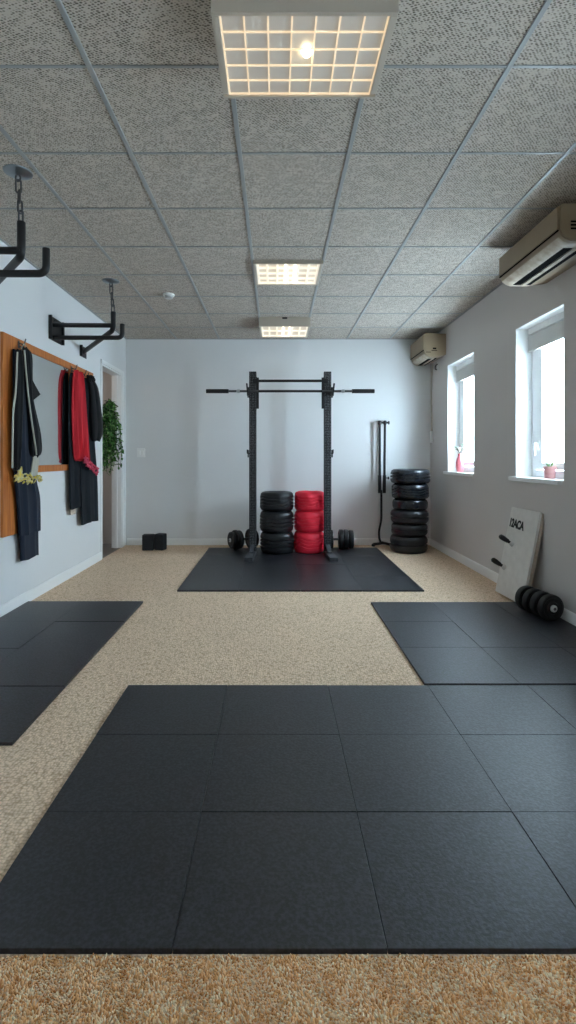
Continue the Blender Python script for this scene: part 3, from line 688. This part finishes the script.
# navy robe, tied with a yellow fringed belt
t = thing('robe', 'long navy robe with a yellow fringed belt, left end of the mirror board', 'robe', (XL+.05, 4.1, H+.9))
bm = drape([g(351, 18, 25, .03), g(380, 17, 31, .05), g(430, 17, 36, .055), g(477, 18, 38, .055), g(500, 20.5, 42.5, .045), g(533, 22.5, 43, .045)], 3, .012, 1); obj('robe_body', bm, 'navy', t)
bm = drape([g(500, 24, 41, .022, .005), g(530, 24.5, 42, .028, .004), g(558, 25, 42.4, .03, .004)], 2, .006, 2); obj('under_layer', bm, 'navy', t)
bm = new_bm()
for k in range(90):
    u = random.uniform(14.5, 40); v = 478.5+random.gauss(0, 2.0); y = yw(u); z = zw(u, v); x = XL+.075+random.uniform(0, .02)
    q = Vector((x, y, z)); d = Vector((random.uniform(-.2, .5), random.uniform(-1, 1), random.uniform(-1, .6))).normalized()
    tube(bm, [q-d*.016, q+Vector((.004, 0, 0)), q+d*.016], [.004, .009, .003], 6)
for k in range(14):
    u = random.uniform(16.5, 20.5); v = random.uniform(469, 478); q = Vector((XL+.09, yw(u), zw(u, v))); tube(bm, [q+Vector((0, 0, .03)), q, q-Vector((0, .004, .03))], [.004, .007, .004], 6)
obj('fringed_belt', bm, 'yellow', t)
# black track jacket over it
t = thing('track_jacket', 'black track jacket with pale piping hanging over the navy robe', 'jacket', (XL+.08, 4.1, H+.9))
bm = drape([g(350, 18.5, 22, .03, .03), g(370, 16, 23, .045, .03), g(405, 14.5, 22, .05, .03), g(445, 14.2, 20, .05, .03), g(470, 15, 18.5, .04, .03)], 2, .008, 3); obj('left_panel', bm, 'blackcloth', t)
bm = drape([g(347.5, 24, 27, .03, .03), g(354, 23, 30, .045, .035), g(378, 24.5, 30, .05, .035), g(400, 26, 31, .05, .035), g(430, 28, 37, .06, .035), g(448, 28.5, 38.8, .06, .035), g(455, 30, 38, .05, .035), g(458.5, 33, 36, .03, .035)], 2, .008, 4)
sl = obj('sleeve', bm, 'blackcloth', t)
bm = new_bm(); X = XL+.09
pts = [(31, 378), (40, 394.5), (32, 401)]
A = [bm.verts.new((X-.02+dx, yw(u), zw(u, v))) for dx in (0, .014) for u, v in pts]
bm.faces.new(A[:3]); bm.faces.new(A[3:][::-1])
for i in range(3): j = (i+1) % 3; bm.faces.new((A[i], A[j], A[3+j], A[3+i]))
obj('collar_flap', bm, 'blackcloth', t)
for pl in ([(19.5, 352), (18.8, 375), (17.8, 395), (15.4, 410), (14.8, 440), (14.6, 468)], [(24, 350), (26, 375), (28.5, 400), (32, 425), (35.3, 447), (36.2, 455)], ):
    bm = new_bm(); X = -2.005
    tube(bm, bend([(X+.007 if pl[0][0] > 20 else X-.012, yw(u, -2.0), zw(u, v, -2.0)) for u, v in pl], .1, 4), .007, 8); obj('piping', bm, 'piping', t)
bm = new_bm(); tube(bm, bend([(XL+.07, 4.07, H+.93), (XL+.075, 4.02, H+.89), (XL+.075, 4.02, H+.84)], .02), .0035, 6); tube(bm, bend([(XL+.07, 4.07, H+.93), (XL+.075, 4.12, H+.89), (XL+.08, 4.13, H+.84)], .02), .0035, 6)
obj('hanging_loop', bm, 'piping', t)
bm = drape([g(455, 31.5, 37.5, .02, .06), g(466, 31, 37, .022, .05), g(476, 30.5, 37, .02, .045)], 2, .004, 5); obj('cuff', bm, 'piping', t)
# red sash
t = thing('red_sash', 'bright red cloth sash with a pink fringe hanging right of the mirror', 'sash', (XL+.08, 5.15, H+.9))
bm = drape([g(371.5, 75.5, 82, .03, .03), g(385, 73.5, 84, .035, .03), g(420, 73, 86, .035, .03), g(455, 74.5, 87.5, .04, .03), g(461, 77, 88, .035, .03)], 3.5, .042, 6); obj('sash_cloth', bm, 'redcloth', t)
bm = new_bm()
for k in range(80):
    u = random.uniform(79, 92.5); v = 458+(u-78)*.9+random.uniform(-3, 4); q = Vector((XL+.125+random.uniform(0, .02), yw(u), zw(u, v)))
    d = Vector((random.uniform(-.2, .4), random.uniform(-1, 1), random.uniform(-1, .3))).normalized(); tube(bm, [q-d*.02, q+Vector((.004, 0, 0)), q+d*.02], [.004, .011, .003], 6)
obj('fringe', bm, 'pinkcloth', t)
# dark trousers behind and black jacket beside
t = thing('trousers', 'charcoal trousers hanging directly under the red sash', 'trousers', (XL+.05, 5.2, H+.85))
bm = drape([g(374, 74.8, 83, .026, .0), g(385, 73, 84, .028, .0), g(420, 72.4, 86, .03, .0), g(460, 72.3, 89, .035, .0), g(507.5, 73, 90, .035, .002)], 2.5, .018, 7); obj('trouser_leg', bm, 'charcoal', t)
bm = drape([g(480, 74, 80.5, .02, .002), g(500, 74, 80, .02, .002), g(514, 74.5, 79.5, .018, .002)], 2, .004, 8); obj('lining', bm, 'boardedge', t)
t = thing('long_coat', 'long dark coat hanging at the right end of the mirror board, lowest hem there', 'coat', (XL+.05, 5.45, H+.85))
bm = drape([g(378, 85, 89, .03, .03), g(400, 84, 94, .05, .01), g(440, 82, 96, .055, .003), g(480, 82, 99, .055, .003), g(522, 84, 100, .05, .003)], 2.5, .02, 9); obj('coat_body', bm, 'charcoal', t)
t = thing('black_jacket', 'short black jacket hanging on the last hook beside the doorway', 'jacket', (XL+.1, 5.5, H+.85))
bm = drape([g(376, 85, 88.5, .035, .06), g(386, 86, 93.5, .06, .06), g(405, 87.5, 96.5, .07, .055), g(425, 88.5, 99, .075, .05), g(435, 89, 98.4, .07, .05), g(441, 91, 97, .05, .05)], 1.5, .016, 10); obj('jacket_body', bm, 'blackcloth', t)
bm = new_bm()
for k in range(9):
    u = 84+k*.65; q = Vector((XL+.13, yw(u), zw(u, 377+(k % 3)*1.5))); tube(bm, [q+Vector((-.02, 0, .02)), q+Vector((.01, 0, 0)), q-Vector((.005, 0, .035))], [.006, .013, .006], 8)
obj('gathered_collar', bm, 'blackcloth', t)

# ------------------------------------------------------------------ hanging plant in the doorway
t = thing('hanging_plant', 'leafy green trailing plant hanging in the doorway on the left', 'plant', (-2.15, 6.52, 2.0))
bm = new_bm(); tube(bm, bend([(-2.16, DY1-.022, 1.93), (-2.15, 6.62, 1.95), (-2.15, 6.42, 1.985)], .08), .008, 8); obj('bracket', bm, 'twig', t)
bs = new_bm(); bl = new_bm()
def leaf(bm, p, d, L, W):
    d = d.normalized(); s = d.cross(Vector((random.uniform(-1, 1), random.uniform(-1, 1), 1))).normalized(); nrm = s.cross(d)
    a = p; b = p+d*L*.45+s*W+nrm*.003; c = p+d*L-nrm*.006; e = p+d*L*.45-s*W+nrm*.003; m_ = p+d*L*.5-nrm*.003
    va, vb, vc, ve, vm = (bm.verts.new(x) for x in (a, b, c, e, m_))
    bm.faces.new((va, vb, vm)); bm.faces.new((vb, vc, vm)); bm.faces.new((vc, ve, vm)); bm.faces.new((ve, va, vm))
for k in range(44):
    L = random.uniform(.45, .98) if k > 5 else random.uniform(.9, 1.0)
    ex = random.gauss(-2.135, .03); ey = random.uniform(6.16, 6.66); p0 = Vector((-2.15, random.uniform(6.40, 6.56), 1.965)); pts = []
    L *= 1-abs(ey-6.42)*.6
    for j in range(14):
        f = j/13; spread = min(1, f*2.6)**.7
        pts.append(Vector((p0.x+(ex-p0.x)*spread+.010*math.sin(7*f+k), p0.y+(ey-p0.y)*spread+.014*math.sin(9*f+2*k), p0.z+.02*math.sin(PI*min(1, f*4))-L*f)))
    tube(bs, pts, .003, 5)
    for j in range(60):
        f = random.uniform(.02, 1.0); q = pts[min(int(f*13), 12)].lerp(pts[min(int(f*13)+1, 13)], f*13 % 1)
        leaf(bl, q, Vector((random.uniform(-.6, .6), random.uniform(-1, 1), random.uniform(-.9, .35))), random.uniform(.035, .062), random.uniform(.011, .019))
stm = obj('stems', bs, 'twig', t); obj('foliage', bl, 'leaf', t, smooth=False, keepnormals=True)

# ------------------------------------------------------------------ carpet pile close to the viewer
def pile(regions):
    V, F = [], []; base = 0
    for (x0, x1, y0, y1, step, hmin, hmax) in regions:
        nx, ny = int((x1-x0)/step), int((y1-y0)/step)
        gx, gy = np.meshgrid(np.arange(nx), np.arange(ny)); N = nx*ny
        px = x0+(gx.ravel()+rng.uniform(-.5, .5, N)+.5)*step; py = y0+(gy.ravel()+rng.uniform(-.5, .5, N)+.5)*step
        # tufts: neighbouring yarns lean together and rise in clumps
        cl = np.sin(px*95+2.1*np.sin(py*70))*np.sin(py*88+1.7*np.sin(px*61)); cl2 = np.sin(px*31+py*17)*np.sin(py*43-px*13)
        hh = hmin+(hmax-hmin)*np.clip(.5+.3*cl+.22*cl2+rng.normal(0, .12, N), 0, 1.15)
        ang = 2.4*np.sin(px*40+1.3*np.sin(py*33))+rng.normal(0, .7, N); lean = rng.uniform(.2, .75, N)*hh
        lx, ly = np.cos(ang)*lean, np.sin(ang)*lean; w = step*rng.uniform(.40, .66, N)
        for k in range(3):
            pass
        tri = [(math.cos(2*PI*k/3), math.sin(2*PI*k/3)) for k in range(3)]
        lay = []
        for f, ws in ((0, .8), (.55, 1.15), (.93, .9)):
            for c, s in tri: lay.append(np.stack([px+lx*f*f+c*w*ws, py+ly*f*f+s*w*ws, hh*f-.001], 1))
        lay.append(np.stack([px+lx, py+ly, hh], 1))
        V.append(np.stack(lay, 1).reshape(-1, 3))           # 10 verts per yarn
        fl = []
        for a in (0, 3):
            for k in range(3): k2 = (k+1) % 3; fl += [(a+k, a+k2, a+3+k2), (a+k, a+3+k2, a+3+k)]
        for k in range(3): fl.append((6+k, 6+(k+1) % 3, 9))
        fl = np.array(fl); F.append((fl[None]+(np.arange(N)*10)[:, None, None]+base).reshape(-1, 3)); base += N*10
    V = np.concatenate(V); F = np.concatenate(F)
    me = bpy.data.meshes.new('carpet_pile'); me.vertices.add(len(V)); me.vertices.foreach_set('co', V.ravel())
    me.loops.add(F.size); me.loops.foreach_set('vertex_index', F.ravel().astype(np.int32))
    me.polygons.add(len(F)); me.polygons.foreach_set('loop_start', (np.arange(len(F))*3).astype(np.int32)); 
    me.update(calc_edges=True); me.validate()
    me.polygons.foreach_set('use_smooth', np.ones(len(F), bool))
    me.materials.append(M['pile']); o = bpy.data.objects.new('carpet_pile', me); C.objects.link(o)
    o['kind'] = 'stuff'; o['label'] = 'shaggy tan carpet pile on the floor in front of the largest mat'; o['category'] = 'carpet'
pile([(-.9, .95, .98, 1.232, .0050, .004, .0092)])

# ------------------------------------------------------------------ light
w = bpy.data.worlds.new('sky'); S.world = w; w.use_nodes = True
bg = w.node_tree.nodes['Background']; bg.inputs[0].default_value = (.66, .84, 1.0, 1); bg.inputs[1].default_value = 9.0
for i, (a, b) in enumerate(WIN):
    L = bpy.data.lights.new('window_portal', 'AREA'); L.shape = 'RECTANGLE'; L.size = b-a; L.size_y = WZ1-WZ0; L.cycles.is_portal = True
    o = bpy.data.objects.new('window_portal', L); C.objects.link(o); o.location = (XR+.23, (a+b)/2, (WZ0+WZ1)/2)
    o.rotation_euler = Vector((-1, 0, 0)).to_track_quat('-Z', 'Z').to_euler()
# unseen fill light, added to brighten the hallway
L = bpy.data.lights.new('hallway_fill', 'POINT'); L.energy = 1.2; L.color = (1, .93, .86); L.shadow_soft_size = .15
o = bpy.data.objects.new('hallway_fill', L); C.objects.link(o); o.location = (-2.9, 5.9, 2.4)

# ------------------------------------------------------------------ camera
cd = bpy.data.cameras.new('camera'); cam = bpy.data.objects.new('camera', cd); C.objects.link(cam); S.camera = cam
cam.location = (0, 0, H); cam.rotation_euler = (PI/2, 0, 0)
cd.sensor_fit = 'VERTICAL'; cd.sensor_height = 36; cd.lens = 500/1024*36
cd.shift_x = 12/1024; cd.shift_y = -54/1024; cd.clip_start = .02
S.view_settings.view_transform = 'Standard'; S.view_settings.look = 'None'; S.view_settings.exposure = 2.22
S.cycles.max_bounces = 12; S.cycles.diffuse_bounces = 8; S.cycles.transparent_max_bounces = 16
S.cycles.sample_clamp_indirect = 8
